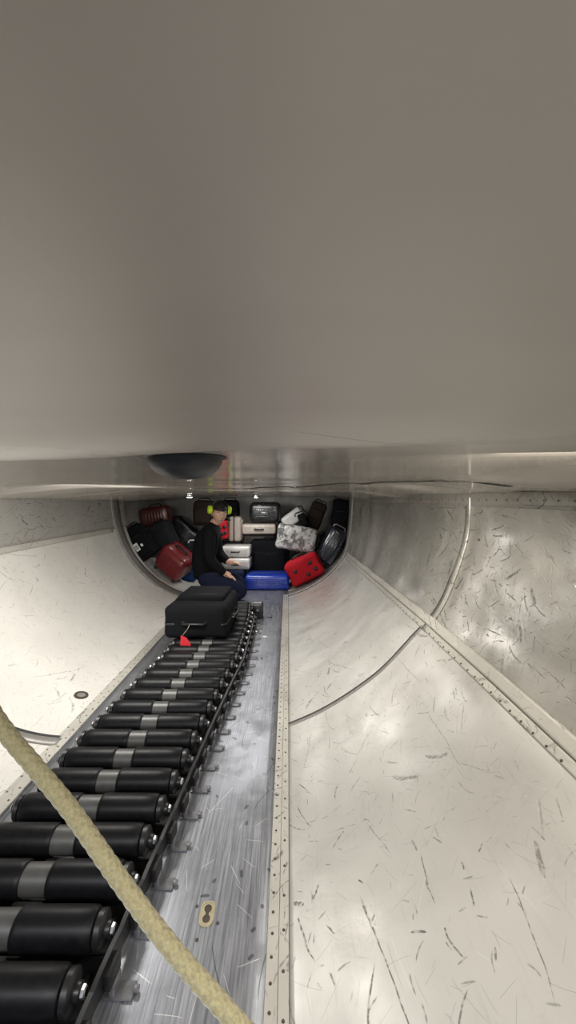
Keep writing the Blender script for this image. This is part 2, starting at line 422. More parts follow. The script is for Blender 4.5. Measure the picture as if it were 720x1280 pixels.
# frame strips across
strip('trim_8', 1, 0.02, US-.3, 1.845, 1.866, M['ring'], 40, 1, .0025, .003, True)
strip('trim_20', 1, 0.02, US-.3, 1.868, 1.878, M['rubber'], 40, 1, .0015, .002, True)
strip('trim_9', 1, US-.3, 8.9, 1.80, 1.85, M['wall'], 30, 2, .006, .005, True)
strip('trim_10', 1, US-.3, 8.9, 1.854, 1.866, M['rubber'], 30, 1, .003, .003, True)
strip('trim_11', -1, .3, UL-.1, 1.80, 1.85, M['ring'], 40, 2, .004, .003, True)
strip('trim_14', -1, .3, UL-.1, 1.855, 1.868, M['rubber'], 40, 1, .002, .002, True)
strip('trim_15', -1, 0.1, 8.95, 4.424, 4.445, M['rubber'], 50, 1, .010, .008, True)
strip('trim_16', 1, 0.02, 8.95, 4.444, 4.462, M['rubber'], 50, 1, .010, .008, True)
strip('trim_17', 1, 0.02, 8.95, 4.285, 4.298, M['rubber'], 50, 1, .003, .003, True)
strip('trim_12', 1, 0.02, 8.95, 4.30, 4.44, M['ring'], 50, 3, .008, .008, True)
strip('trim_13', -1, 0.1, 8.95, 4.24, 4.42, M['ring'], 50, 3, .008, .008, True)

# ------------------------------------------------------------------ roller conveyor
PATH = [(.5,-.665),(.8,-.660),(1.25,-.628),(1.73,-.60),(2.1,-.572),(2.46,-.54),(2.9,-.54),(3.3,-.545),(3.75,-.58)]
RR, RW, RZ = .041, .235, .072
cv = empty('roller_conveyor', (-.6, .55, 0), 'long low conveyor track of black rollers with grey centres curving along the metal floor', 'conveyor')
def rel(o): o.parent = cv; o.matrix_parent_inverse = Matrix.Identity(4)
def mk(name, fn, mat, parent=None, deg=35):
    bm = bmesh.new(); fn(bm); o = mesh_obj(name, bm, mat, parent); auto(o, deg); return o
def sleeve_fn(s):
    def f(bm):
        a, b = .034, RW-.018
        pr = [(a, .030), (a, RR-.003), (a+.004, RR-.0005), (a+.012, RR), (b-.045, RR), (b-.012, RR-.0005), (b-.004, RR-.004), (b, .030)]
        lathe(bm, [(s*x, r) for x, r in pr])
    return f
def cap_fn(s):
    def f(bm):
        a = RW-.017
        pr = [(a, .018), (a, RR-.006), (a+.012, RR-.005), (a+.016, RR-.010), (a+.018, .016), (a+.028, .016), (a+.030, .012), (a+.030, .004)]
        lathe(bm, [(s*x, r) for x, r in pr])
    return f
def copy_tree(o, parent):
    c = o.copy(); COL.objects.link(c); c.parent = parent
    for ch in list(o.children): copy_tree(ch, c)
    return c
rol = mk('roller', lambda bm: lathe(bm, [(-RW-.022, .008), (-RW-.02, .009), (-.04, .009), (-.04, RR-.006), (.04, RR-.006), (.04, .009), (RW+.02, .009), (RW+.022, .008)]), M['roller_grey'], cv)
for s in (-1, 1):
    mk('sleeve', sleeve_fn(s), M['sleeve'], rol); mk('end_cap', cap_fn(s), M['black_plastic'], rol)
    mk('bolt', lambda bm: lathe(bm, [(s*(RW+.012), .011), (s*(RW+.019), .011), (s*(RW+.022), .007)], seg=6), M['steel'], rol)
def link_fn(bm):   # side link: a long shaped plate with rounded ends
    L = .078
    prf = [(-L, -.018), (-L-.006, 0), (-L, .016), (-.03, .022), (.03, .022), (L, .016), (L+.006, 0), (L, -.018), (.03, -.030), (-.03, -.030)]
    a = [bm.verts.new((-.005, y, z)) for y, z in prf]; b = [bm.verts.new((.005, y, z)) for y, z in prf]
    bm.faces.new(a); bm.faces.new(b[::-1]); n = len(a)
    for i in range(n): bm.faces.new((a[i], b[i], b[(i+1) % n], a[(i+1) % n]))
    box(bm, (.012, 0, -.008), (.016, .05, .034), .003, 2)
link = mk('side_link', link_fn, M['link'], cv)
cross = mk('crossbar_shade_plate', lambda bm: (box(bm, (0, 0, -.012), (2*RW+.03, .112, .008), .002), box(bm, (0, 0, -.004), (2*RW-.02, .03, .012), .003)), M['link'], cv)  # bar on a wide dark plate, added as shade between and under the rollers
spacer = mk('centre_block', lambda bm: (box(bm, (0, .0, .016), (.075, .05, .028), .005), box(bm, (0, .0, .004), (.10, .066, .010), .003)), M['roller_grey'], cross)
foot = mk('foot_plate', lambda bm: (box(bm, (-.008, 0, .003), (.06, .034, .006), .002), box(bm, (-.02, 0, .018), (.014, .034, .030), .002), box(bm, (.026, .0, .008), (.012, .012, .008), .002)), M['plate'], cv)
D = .68; first = True; base = cv.location.copy()
k = 0
while D < 3.76:
    x = interp(PATH, D)
    js = random.uniform(-.008, .008)
    for src, dx, z in ((rol, 0, RZ), (link, RW+.033, .055), (cross, 0, .022), (foot, RW+.07, .0)):
        use = src if src.get('_u') is None else (copy_tree(src, cv))
        if src.get('_u') is None: src['_u'] = 1
        dd = D+(.059 if src is not rol else 0)
        xx = interp(PATH, dd)
        use.location = Vector((xx+dx, dd, z))-base
        if src is foot and dx < 0: use.rotation_euler.z = PI
        if src is link: use.rotation_euler.z = -math.atan2(interp(PATH, dd+.06)-interp(PATH, dd-.06), .12); 
        if src is link and dx < 0: use.scale = (-1, 1, 1)
        if src is rol: use.rotation_euler.x = random.uniform(0, 6)
        if src is rol and js: use.rotation_euler.z = js
    D += .1185; k += 1
for o in list(bpy.data.objects):
    if '_u' in o: del o['_u']
# drive unit at the far end of the track
hu = mk('end_unit', lambda bm: (box(bm, (0, 0, .07), (.085, .13, .12), .012, 3), box(bm, (0, -.065, .09), (.05, .02, .05), .006, 2), lathe(bm, [(-.045, .02), (-.055, .02), (-.055, .008)], 'X', (-.0, -.03, .09), 16)), M['black_plastic'], cv)
hu.location = Vector((-.262, 3.52, 0))-base
ue = mk('grab_handle', lambda bm: tube(bm, [(-.03, -.06, .13), (-.03, -.06, .15), (.03, -.06, .15), (.03, -.06, .13)], .005, 8), M['steel'], hu)
ub = mk('bolt', lambda bm: lathe(bm, [(-.078, .012), (-.07, .012), (-.066, .010)], 'Y', (.0, 0, .09), 12), M['steel'], hu)

# ------------------------------------------------------------------ rope across the foreground
def rope():
    t = NT('olive_cream_rope_fibre'); tc = t.n('ShaderNodeUVMap').outputs[0]
    at = t.n('ShaderNodeAttribute'); at.attribute_name = 'groove'
    n = t.noise(t.n('ShaderNodeTexCoord').outputs['Object'], 300, 4)
    c = t.mix(n, (.14, .118, .055), (.36, .32, .185)); 
    t.bump(n, .7, .002); m = t.out(c, .95, 0, .15)
    t.b.inputs['Sheen Weight'].default_value = .4
    pix = [(-330, 470, .50), (-180, 655, .49), (-60, 812, .47), (0, 905, .455), (45, 960, .445), (90, 1015, .435), (150, 1100, .42), (210, 1180, .405), (285, 1266, .39), (370, 1365, .375), (470, 1500, .36)]
    pts = [P(*q) for q in pix]
    pts[0] = Vector((pts[0].x, .50, 1.10))
    pts += [Vector((.10, .12, .12)), Vector((-.08, -.10, .013)), Vector((-.35, -.45, .013))]
    # catmull through the points
    out = []
    for i in range(len(pts)-1):
        p = [pts[max(0, min(len(pts)-1, i+k))] for k in (-1, 0, 1, 2)]
        for s in range(60):
            f = s/60
            out.append(.5*((2*p[1])+(-p[0]+p[2])*f+(2*p[0]-5*p[1]+4*p[2]-p[3])*f*f+(-p[0]+3*p[1]-3*p[2]+p[3])*f**3))
    out.append(pts[-1])
    # resample evenly
    step = .0011; res = [out[0]]; acc = 0
    for a, b in zip(out, out[1:]):
        L = (b-a).length
        while acc+L >= step:
            a = a+(b-a)*((step-acc)/L); res.append(a.copy()); L = (b-a).length; acc = 0
            if L < 1e-9: break
        acc += L
    R0 = .0086; seg = 40; bm = bmesh.new(); up = Vector((0, 0, 1)); rings = []; n = len(res); fr = []
    for i, p in enumerate(res):
        tt = (res[min(i+3, n-1)]-res[max(i-3, 0)]).normalized()
        a = tt.cross(up).normalized(); b = a.cross(tt).normalized(); up = b; fr.append((p, a, b))
        s = i*step; ring = []
        for k in range(seg):
            th = 2*PI*k/seg
            # plaited strands crossing both ways
            A = th*6+s*2*PI/.0125; B = th*6-s*2*PI/.0125
            g = max(abs(math.sin(A/2))**.7*(1 if math.sin((A+B)/2) > 0 else .72), abs(math.sin(B/2))**.7*(.72 if math.sin((A+B)/2) > 0 else 1))
            r = R0*(.80+.26*g)
            ring.append(bm.verts.new(p+a*r*math.cos(th)+b*r*math.sin(th)))
        rings.append(ring)
    for A_, B_ in zip(rings, rings[1:]):
        for k in range(seg): bm.faces.new((A_[k], A_[(k+1) % seg], B_[(k+1) % seg], B_[k]))
    bm.faces.new(rings[0]); bm.faces.new(rings[-1])
    o = mesh_obj('rope', bm, m)
    tag(o, 'thick olive-cream braided rope stretched diagonally over the near rollers', 'rope')
    bf = bmesh.new()
    for _ in range(5200):
        i = random.randrange(len(fr)//8, len(fr)*7//10); p, a, b = fr[i]; th = random.uniform(0, 2*PI)
        rd = a*math.cos(th)+b*math.sin(th); tg = (res[min(i+4, n-1)]-res[i-4]).normalized()
        st = p+rd*R0*.97; L = random.uniform(.0012, .0030); d = (rd+tg*random.uniform(-1.2, 1.2)).normalized(); sd = d.cross(rd+tg*.3).normalized()*.00011
        q = [bf.verts.new(st-sd), bf.verts.new(st+sd), bf.verts.new(st+d*L)]; bf.faces.new(q)
    fz = mesh_obj('fibre_fuzz', bf, m, o, uv=True); fz['kind'] = 'stuff'
rope()

# ------------------------------------------------------------------ fittings on floor, slope and ceiling
fx, fy = (259-360)*1.018/F, 1.018
t = empty('floor_fitting', (fx, fy, 0), 'small cream-rimmed seat-track fitting with two dark holes set in the metal floor', 'fitting')
def fit(bm):
    for i in range(2): pass
    N = 28
    def ov(rx, ry, z, sq=.6): return [bm.verts.new((rx*math.copysign(abs(math.cos(a))**sq, math.cos(a)), ry*math.copysign(abs(math.sin(a))**sq, math.sin(a)), z)) for a in [2*PI*i/N for i in range(N)]]
    R = [ov(.0185, .031, 0), ov(.0185, .031, .003), ov(.0155, .0275, .003), ov(.0150, .027, .0012)]
    for A, B in zip(R, R[1:]):
        for i in range(N): bm.faces.new((A[i], A[(i+1) % N], B[(i+1) % N], B[i]))
    bm.faces.new(R[-1]); bm.faces.new(R[0])
M['brass'] = simple('cream_brass', (.46, .41, .27), .4, .4)
mk('rim', fit, M['brass'], t)
for dy in (-.0125, .0125):
    hole = mk('hole', lambda bm: lathe(bm, [(.0013, .0095), (.0026, .0095), (.0026, .0065), (.0016, .006), (.0016, .001)], 'Z', (0, dy, 0), 20), M['rivet'], t)
mk('hole_slot', lambda bm: box(bm, (0, 0, .0016), (.008, .016, .001), 0), M['rivet'], t)
for (px, py) in ((246, 1133), (246, 1175), (272, 1154)):
    Dg = CZ*F/(py-HY)
    o = mk('floor_screw', lambda bm: lathe(bm, [(0, .0042), (.001, .0042), (.0014, .002)], 'Z', (0, 0, 0), 12), M['rivet']); o.location = ((px-360)*Dg/F, Dg, 0)
    tag(o, {1133: 'small dark screw head just left of the floor fitting, farther one', 1175: 'small dark screw head left of the floor fitting, nearer one', 1154: 'small dark screw head right of the floor fitting'}[py], 'screw', 'screws around the floor fitting')
# round cover on the left slope
def slope_pt(side, u, D):
    x, z = prof(side, u, D); x2, z2 = prof(side, u+.05, D)
    n = Vector((-(z2-z), 0, x2-x)).normalized() if side > 0 else Vector((z2-z, 0, -(x2-x))).normalized()
    return Vector((x, D, z)), n
p, n = slope_pt(-1, 1.05, 2.10)
dr = empty('drain_cover', p+n*.001, 'small round dark-ringed drain cover on the left cream slope', 'drain cover'); dr.rotation_euler = n.to_track_quat('Z', 'Y').to_euler()
mk('ring', lambda bm: lathe(bm, [(0, .036), (.004, .034), (.004, .022), (.0015, .021)], 'Z', (0, 0, 0), 36, cap=False), M['rivet'], dr)
mk('disc', lambda bm: lathe(bm, [(0, .023), (.002, .023), (.0025, .02), (.002, .012), (.003, .010)], 'Z', (0, 0, 0), 32), M['ring'], dr)
# smoke detector dome under the near ceiling
dt = empty('smoke_detector', (-.150, .585, czf(-.150, .585)+.001), 'dark domed round detector hanging from the near ceiling panel', 'smoke detector')
mk('flange', lambda bm: lathe(bm, [(0, .060), (-.003, .060), (-.004, .056)], 'Z', (0, 0, 0), 48), M['black_plastic'], dt)
mk('dome', lambda bm: lathe(bm, [(-.003, .054), (-.010, .053), (-.018, .049), (-.026, .040), (-.031, .028), (-.0335, .014), (-.034, .003)], 'Z', (0, 0, 0), 48), M['smoke'], dt)
# ceiling lamps far down the hold
for (px, py, D, r, lb) in ((237, 627, 4.75, .040, 'small lit round lamp at the ceiling left of the kneeling person'), (320, 625, 5.0, .024, 'tiny lit lamp at the ceiling above the dark centre suitcase')):
    x = (px-360)*D/F
    t = empty('ceiling_lamp', (x, D, czf(x, D)), lb, 'lamp', 'hold ceiling lamps')
    k = r/.03
    x = x
    mk('housing', lambda bm: lathe(bm, [(.002, .045*k), (-.012, .044*k), (-.018, .034*k), (-.018, .028*k)], 'Z', (0, 0, 0), 28), M['steel'], t)
    mk('lens', lambda bm: lathe(bm, [(-.010, r), (-.016, r*.95), (-.022, r*.6), (-.024, r*.15)], 'Z', (0, 0, 0), 24), M['lamp_glass'], t)

# ------------------------------------------------------------------ luggage
def lug_mat(name, col, rough=.4, coat=.2): 
    return simple(name, col, rough, 0, 25, .12, .04, .5, coat)
MT = dict(
 black=fabric('black_bag_cloth', (.006, .0065, .008)), black2=lug_mat('black_shell', (.012, .012, .014), .28), grey=fabric('charcoal_cloth', (.018, .0185, .02)),
 maroon=lug_mat('maroon_shell', (.16, .014, .018), .32), brown=lug_mat('dark_red_brown_shell', (.075, .014, .011), .35), red=fabric('red_cloth', (.38, .012, .02), 120),
 blue=lug_mat('blue_shell', (.012, .04, .33), .28), navy=fabric('navy_cloth', (.012, .018, .045)), teal=fabric('blue_cloth', (.01, .035, .11)),
 silver=lug_mat('silver_shell', (.50, .49, .47), .3), beige=lug_mat('beige_shell', (.42, .37, .32), .35), taupe=lug_mat('taupe_shell', (.19, .165, .15), .4),
 white=lug_mat('white_shell', (.72, .71, .69), .4), darkblue=lug_mat('blue_black_shell', (.014, .018, .028), .2, .6), darkbrown=fabric('dark_brown_cloth', (.028, .02, .016)))
def wrapped():
    t = NT('marbled_film_wrap'); tc = t.n('ShaderNodeTexCoord').outputs['Object']
    n = t.noise(tc, 14, 5, .7); n2 = t.noise(tc, 30, 3, .6)
    c = t.mix(t.ramp(n, .42, .56), (.10, .10, .10), (.46, .46, .45)); t.bump(n2, .8, .02)
    return t.out(c, .3, 0, .6)
MT['wrap'] = wrapped()
ZIP = simple('dark_zip', (.01, .01, .01), .5); CHROME = M['steel']
RED_TAG = simple('red_tag_card', (.62, .03, .04), .5); PAPER = simple('white_paper', (.75, .75, .73), .7)
BAGS = []
OFF = {
 'black suitcase with a white address label at the far left of the pile': (0.025, 0.04, -0.004),
 'maroon hard-shell suitcase tilted on the left slope': (0.12, 0.0, -0.0),
 'small blue bag low down between the maroon suitcase and the person': (-0.078, 0.32, -0.022),
 'glossy blue-black hard-shell suitcase leaning on the right wall above the red bag': (0.021, 0.2, -0.024),
 "small charcoal suitcase with a pale handle beside the person's back": (-0.047, 0.2, -0.027),
 'dark charcoal suitcase between the labelled black case and the striped one': (-0.012, 0.04, -0.004),
 'rounded dark red-brown suitcase at the top left against the wall': (-0.041, 0.24, -0.011),
 'black suitcase with silver edge stripes tilted left of the person': (-0.133, 0.52, -0.044),
 'tall black suitcase at the far right against the wall and ceiling': (0.021, 0.16, -0.008),
 'small black backpack between the white case and the dark brown suitcase': (0.002, 0.04, -0.002),
 'plain black soft suitcase standing behind the blue suitcase': (-0.005, 0.12, -0.018),
 'dark brown-black suitcase tilted left of the tall black one': (0.017, 0.24, -0.011),
 'upright beige suitcase with a dark middle band to the right of the person': (-0.026, 0.2, -0.016),
 'white hard-shell suitcase tilted on top behind the grey wrapped case': (0.002, 0.16, -0.008),
 'taupe hard-shell suitcase lying flat under the pale silver-beige one': (-0.025, 0.36, -0.037),
 "black suitcase standing behind the right side of the person's head": (-0.023, 0.16, -0.006),
 'black suitcase lying low behind the person': (0.0, 0.24, 0.0),
 'black suitcase deep in the gap under the tall black one': (0.032, 0.36, -0.042),
 'charcoal suitcase standing behind the two small silver ones': (-0.006, 0.04, -0.006),
}   # settling of each bag in the pile
def suitcase(name, label, w, d, h, mat, loc, rot, style='hard', cat='suitcase', tagcol=None, handle='top', wheels=True, ribs='v', group='bags piled at the end of the hold', trimm=None, hm=None, label_patch=None):
    """local frame: x width, y depth (front is -y), z height, origin at the box centre"""
    root = empty(name, (0, 0, 0), label, cat, group)
    R = Matrix.Rotation(rot[2], 4, 'Z') @ Matrix.Rotation(rot[1], 4, 'Y') @ Matrix.Rotation(rot[0], 4, 'X')
    root.matrix_world = Matrix.Translation(Vector(loc)) @ R
    root.rotation_euler = R.to_euler(); root.location = Vector(loc)+Vector(OFF.get(label, (0, 0, 0)))
    BAGS.append((root, w, d, h, style, loc, R))
    r = min(w, d, h)*(.22 if style == 'hard' else .18)
    bm = bmesh.new(); box(bm, (0, 0, 0), (w, d, h), r, 5)
    if style in ('soft', 'wrap', 'duffel'):
        bmesh.ops.subdivide_edges(bm, edges=[e for e in bm.edges if e.calc_length() > .08], cuts=5, use_grid_fill=True)
        sd = random.uniform(0, 9)
        from mathutils import noise as NZ
        amp = {'soft': .010, 'wrap': .014, 'duffel': .022}[style]
        for v in bm.verts:
            q = v.co; k = 1+(.10 if style == 'duffel' else .045)*(1-(2*q.x/w)**2)*(1-(2*q.z/h)**2)
            v.co = Vector((q.x, q.y*k, q.z*(1+.03*(1-(2*q.x/w)**2))))
            v.co += v.normal*0+Vector((NZ.noise(q*7+Vector((sd, 0, 0))), NZ.noise(q*7+Vector((0, sd, 0))), NZ.noise(q*7+Vector((0, 0, sd)))))*amp
    body = mesh_obj('shell' if style == 'hard' else 'body', bm, mat, root)
    if style == 'hard': auto(body, 30)
    if style == 'hard':   # moulded ribs front and back
        n = 6 if ribs == 'v' else 5
        for sy in (-1, 1):
            for i in range(n):
                t = (i+.5)/n-.5; bm = bmesh.new()
                if ribs == 'v': box(bm, (t*(w-2.4*r), sy*d/2, 0), (w*.05, .010, h-2.2*r), .0045, 2)
                else: box(bm, (0, sy*d/2, t*(h-2.4*r)), (w-2.2*r, .010, h*.05), .0045, 2)
                auto(mesh_obj('rib', bm, mat, root))
    else:                 # front pocket
        if style == 'soft':
            bm = bmesh.new(); box(bm, (0, -d/2-.012, -h*.08), (w*.78, .05, h*.62), .018, 4); mesh_obj('front_pocket', bm, mat, root)
            bm = bmesh.new(); tube(bm, [(-w*.36, -d/2-.040, h*.16), (w*.36, -d/2-.040, h*.16)], .003, 6); mesh_obj('pocket_zip', bm, trimm or ZIP, root)
        if style == 'duffel':
            for (a, b) in ((-.25, .12), (.22, .18), (.05, -.22), (.30, -.15)):
                bm = bmesh.new(); lathe(bm, [(-.004, .022), (-.010, .020), (-.010, .003)], 'Y', (a*w, -d/2*(1+.08), b*h), 14)
                mesh_obj('eyelet', bm, ZIP, root)
    # zip / seam band round the case
    bm = bmesh.new()
    N = 40; lo = []; 
    def rr(ax, az, r_):
        pts = []
        for cx, cz, a0 in ((ax-r_, az-r_, 0), (-ax+r_, az-r_, 90), (-ax+r_, -az+r_, 180), (ax-r_, -az+r_, 270)):
            for k in range(7):
                a = math.radians(a0+15*k); pts.append((cx+r_*math.cos(a), cz+r_*math.sin(a)))
        return pts
    yy = d*.06
    for off in ((.0015, .008),):
        A = rr(w/2+off[0], h/2+off[0], r); n = len(A)
        v1 = [bm.verts.new((x, yy-off[1], z)) for x, z in A]; v2 = [bm.verts.new((x, yy+off[1], z)) for x, z in A]
        Bp = rr(w/2-.01, h/2-.01, r); v0 = [bm.verts.new((x, yy-off[1], z)) for x, z in Bp]; v3 = [bm.verts.new((x, yy+off[1], z)) for x, z in Bp]
        for i in range(n):
            j = (i+1) % n
            bm.faces.new((v1[i], v1[j], v2[j], v2[i])); bm.faces.new((v0[i], v0[j], v1[j], v1[i])); bm.faces.new((v2[i], v2[j], v3[j], v3[i]))
    mesh_obj('zip_band', bm, trimm or ZIP, root)
    def handle_at(c, ax, along, out_):
        bm = bmesh.new(); L = .075; a = Vector(along); o_ = Vector(out_); c = Vector(c)
        tube(bm, [c-a*L-o_*.008, c-a*L+o_*.018, c-a*(L-.018)+o_*.032, c+a*(L-.018)+o_*.032, c+a*L+o_*.018, c+a*L-o_*.008], [.008, .008, .009, .009, .008, .008], 10)
        box(bm, c-a*L+o_*.002, (.022, .022, .010) if abs(o_.z) else (.010, .022, .022), .003, 1); box(bm, c+a*L+o_*.002, (.022, .022, .010) if abs(o_.z) else (.010, .022, .022), .003, 1)
        mesh_obj('carry_handle', bm, hm or ZIP, root)
    if 'top' in handle: handle_at((0, 0, h/2), 0, (1, 0, 0), (0, 0, 1))
    if 'sideL' in handle: handle_at((-w/2, 0, 0), 0, (0, 0, 1), (-1, 0, 0))
    elif 'side' in handle: handle_at((w/2, 0, 0), 0, (0, 0, 1), (1, 0, 0))
    if 'front' in handle:
        bm = bmesh.new(); L = w*.13
        tube(bm, [(-L, -d/2, 0), (-L, -d/2-.02, 0), (-L+.015, -d/2-.03, 0), (L-.015, -d/2-.03, 0), (L, -d/2-.02, 0), (L, -d/2, 0)], .008, 8)
        mesh_obj('carry_handle', bm, hm or ZIP, root)
    if wheels:
        for sx in (-1, 1):
            for sy in (-1, 1):
                bm = bmesh.new(); c = (sx*(w/2-.045), sy*(d/2-.045), -h/2-.010)
                lathe(bm, [(-.011, .006), (-.011, .020), (-.008, .023), (.008, .023), (.011, .020), (.011, .006)], 'X', c, 18)
                box(bm, (c[0], c[1], -h/2+.002), (.036, .034, .018), .005, 2)
                mesh_obj('wheel', bm, M['rubber'], root)
    if label_patch:
        bm = bmesh.new(); box(bm, (label_patch[0]*w, -d/2-label_patch[4], label_patch[1]*h), (label_patch[2], .003, label_patch[3]), .001, 1)
        o = mesh_obj('address_label', bm, PAPER, root, smooth=False); o['label'] = 'white label'
        bm = bmesh.new()
        for k in range(3): box(bm, (label_patch[0]*w+(k-1)*label_patch[2]*.25, -d/2-label_patch[4]-.002, label_patch[1]*h), (label_patch[2]*.13, .002, label_patch[3]*.55))
        mesh_obj('printed_bars', bm, ZIP, root, smooth=False)
        bm = bmesh.new(); box(bm, (label_patch[0]*w+label_patch[2]*1.2, -d/2-label_patch[4], label_patch[1]*h-.01), (label_patch[2]*.5, .003, label_patch[3]*.35), .001, 1)
        mesh_obj('sticker', bm, PAPER, root, smooth=False)
    return root
def at(px, py, Df, d, tilt=0, yaw=0, pitch=0):
    """a bag whose front face sits Df metres away: returns loc, rot"""
    p = P(px, py, Df); return (p.x, Df+d/2, p.z), (pitch, -tilt, yaw)
deg = math.radians
def bag(name, label, px, py, Df, w, d, h, mat, tilt=0, yaw=0, pitch=0, loc=None, **kw):
    L, R = at(px, py, Df, d, deg(tilt), deg(yaw), deg(pitch))
    if loc: L = (loc[0], Df+d/2, loc[1])
    return suitcase(name, label, w, d, h, MT[mat], L, R, **kw)
# the bag rolling in on the conveyor (lies flat)
b = suitcase('suitcase', 'black soft suitcase lying flat on the rollers with a red tag hanging in front', .42, .215, .54, MT['black'], (-.612, 2.93, .113+.113), (PI/2, 0, deg(-3)), style='soft', handle='top sideL', group=None, wheels=True, hm=M['black_plastic'])
b.rotation_euler = (Matrix.Rotation(deg(-2), 3, 'Z') @ Matrix.Rotation(PI/2, 3, 'X') @ Matrix.Rotation(PI, 3, 'Z')).to_euler()
bm = bmesh.new(); tube(bm, [(-.213, .03, -.20), (-.222, .03, -.15), (-.222, .03, -.02), (-.213, .03, .03)], .005, 8); mesh_obj('side_trim', bm, CHROME, b)['label'] = 'worn metal side trim'
# red luggage tag on its string
tg = empty('tag_on_string', (0, 0, 0), None, None); 
for kk in ('label', 'category'): 
    if kk in tg: del tg[kk]
inv = (Matrix.Translation(b.location) @ b.rotation_euler.to_matrix().to_4x4()).inverted()
def loc_pts(pts): return [inv @ Vector(p) for p in pts]
bpy.data.objects.remove(tg)
bm = bmesh.new(); tube(bm, loc_pts([P(237, 781, 2.585), P(234, 787, 2.58), P(229, 793, 2.575), P(228, 796, 2.57)]), .0018, 6); mesh_obj('tag_string', bm, M['brass'], b)
bm = bmesh.new()
q = loc_pts([P(226, 794, 2.565), P(233, 797, 2.56), P(239, 806, 2.56), P(231, 814, 2.57), P(225, 811, 2.57)])
q2 = loc_pts([P(226, 794, 2.571), P(233, 797, 2.566), P(239, 806, 2.566), P(231, 814, 2.576), P(225, 811, 2.576)])
a_ = [bm.verts.new(x) for x in q]; b_ = [bm.verts.new(x) for x in q2]
bm.faces.new(a_); bm.faces.new(b_[::-1])
for i in range(5): bm.faces.new((a_[i], b_[i], b_[(i+1) % 5], a_[(i+1) % 5]))
o = mesh_obj('luggage_tag', bm, RED_TAG, b, smooth=False); o['label'] = 'red tag'

# front row of the pile
bag('suitcase', 'bright blue hard-shell suitcase lying flat at the foot of the pile', 333, 0, 4.56, .51, .36, .165, 'blue', loc=(-.243, .085), style='hard', ribs='h', handle='side', wheels=False)
bag('travel_bag', 'dark navy bag wedged between the blue suitcase and the kneeling person', 0, 0, 4.62, .20, .32, .20, 'navy', loc=(-.615, .105), style='soft', handle='top', wheels=False, cat='bag')
bag('duffel_bag', 'bright red soft bag with dark round eyelets leaning on the right slope', 378, 713, 4.50, .40, .24, .27, 'red', tilt=27, loc=(.185, .245), style='duffel', handle='top', wheels=False, cat='bag')
bag('suitcase', 'plain black soft suitcase standing behind the blue suitcase', 0, 0, 5.0, .50, .26, .50, 'black', loc=(-.23, .275), style='soft', handle='top')
bag('suitcase', 'mottled grey film-wrapped suitcase lying across the red and black bags', 369, 674, 4.76, .48, .22, .29, 'wrap', tilt=-9, loc=(.10, .57), style='wrap', handle='side', wheels=False, trimm=MT['grey'])
bag('suitcase', 'glossy blue-black hard-shell suitcase leaning on the right wall above the red bag', 418, 682, 4.56, .22, .30, .46, 'darkblue', tilt=-28, loc=(.50, .50), style='hard', handle='top', hm=CHROME)
bag('suitcase', 'tall black suitcase at the far right against the wall and ceiling', 424, 641, 4.95, .21, .28, .44, 'black', tilt=-6, loc=(.665, .82), style='soft', handle='top', wheels=True)
bag('suitcase', 'dark brown-black suitcase tilted left of the tall black one', 397, 646, 5.0, .20, .26, .36, 'darkbrown', tilt=-22, loc=(.355, .83), style='soft', handle='top', wheels=False)
bag('suitcase', 'white hard-shell suitcase tilted on top behind the grey wrapped case', 364, 650, 5.05, .30, .2, .17, 'white', tilt=36, loc=(.06, .80), style='hard', ribs='h', handle='side', wheels=False)
bag('backpack', 'small black backpack between the white case and the dark brown suitcase', 0, 0, 4.98, .10, .16, .17, 'black', tilt=20, loc=(.19, .77), style='soft', handle='top', wheels=False, cat='backpack')
bag('suitcase', 'glossy black suitcase on top of the pile at its centre under the ceiling', 331, 641, 5.15, .40, .28, .27, 'black2', loc=(-.30, .865), style='hard', ribs='h', handle='front', wheels=True, hm=CHROME)
bag('suitcase', 'pale silver-beige hard-shell suitcase lying flat below the glossy black one', 323, 662, 5.08, .43, .34, .13, 'beige', loc=(-.37, .668-.01), style='hard', ribs='h', handle='front', wheels=False, hm=ZIP)
bag('suitcase', 'taupe hard-shell suitcase lying flat under the pale silver-beige one', 323, 674, 5.06, .43, .36, .12, 'taupe', loc=(-.37, .528), style='hard', ribs='h', handle='front', wheels=False)
bag('suitcase', 'upright beige suitcase with a dark middle band to the right of the person', 294, 662, 5.0, .22, .17, .33, 'beige', yaw=88, loc=(-.66, .665), style='hard', ribs='v', handle='top')
bag('duffel_bag', 'red bag seen just behind the right shoulder of the kneeling person', 278, 661, 4.95, .12, .22, .22, 'red', loc=(-.81, .66), style='duffel', handle='top', wheels=False, cat='bag')
bag('suitcase', 'upper of two small silver suitcases lying right of the person', 296, 689, 4.78, .35, .30, .13, 'silver', loc=(-.63, .41), style='hard', ribs='h', handle='front', wheels=False, trimm=ZIP)
bag('suitcase', 'lower of two small silver suitcases lying right of the person', 296, 707, 4.72, .34, .30, .13, 'silver', loc=(-.62, .272), style='hard', ribs='h', handle='front', wheels=False, trimm=ZIP)
bag('suitcase', 'black suitcase standing behind the right side of the person\'s head', 291, 640, 5.28, .24, .24, .34, 'black', loc=(-.78, .86), style='soft', handle='top', wheels=False)
bag('suitcase', 'brownish black suitcase behind the left side of the person\'s head', 252, 640, 5.15, .26, .26, .32, 'darkbrown', loc=(-1.10, .86), style='soft', handle='top', wheels=False)
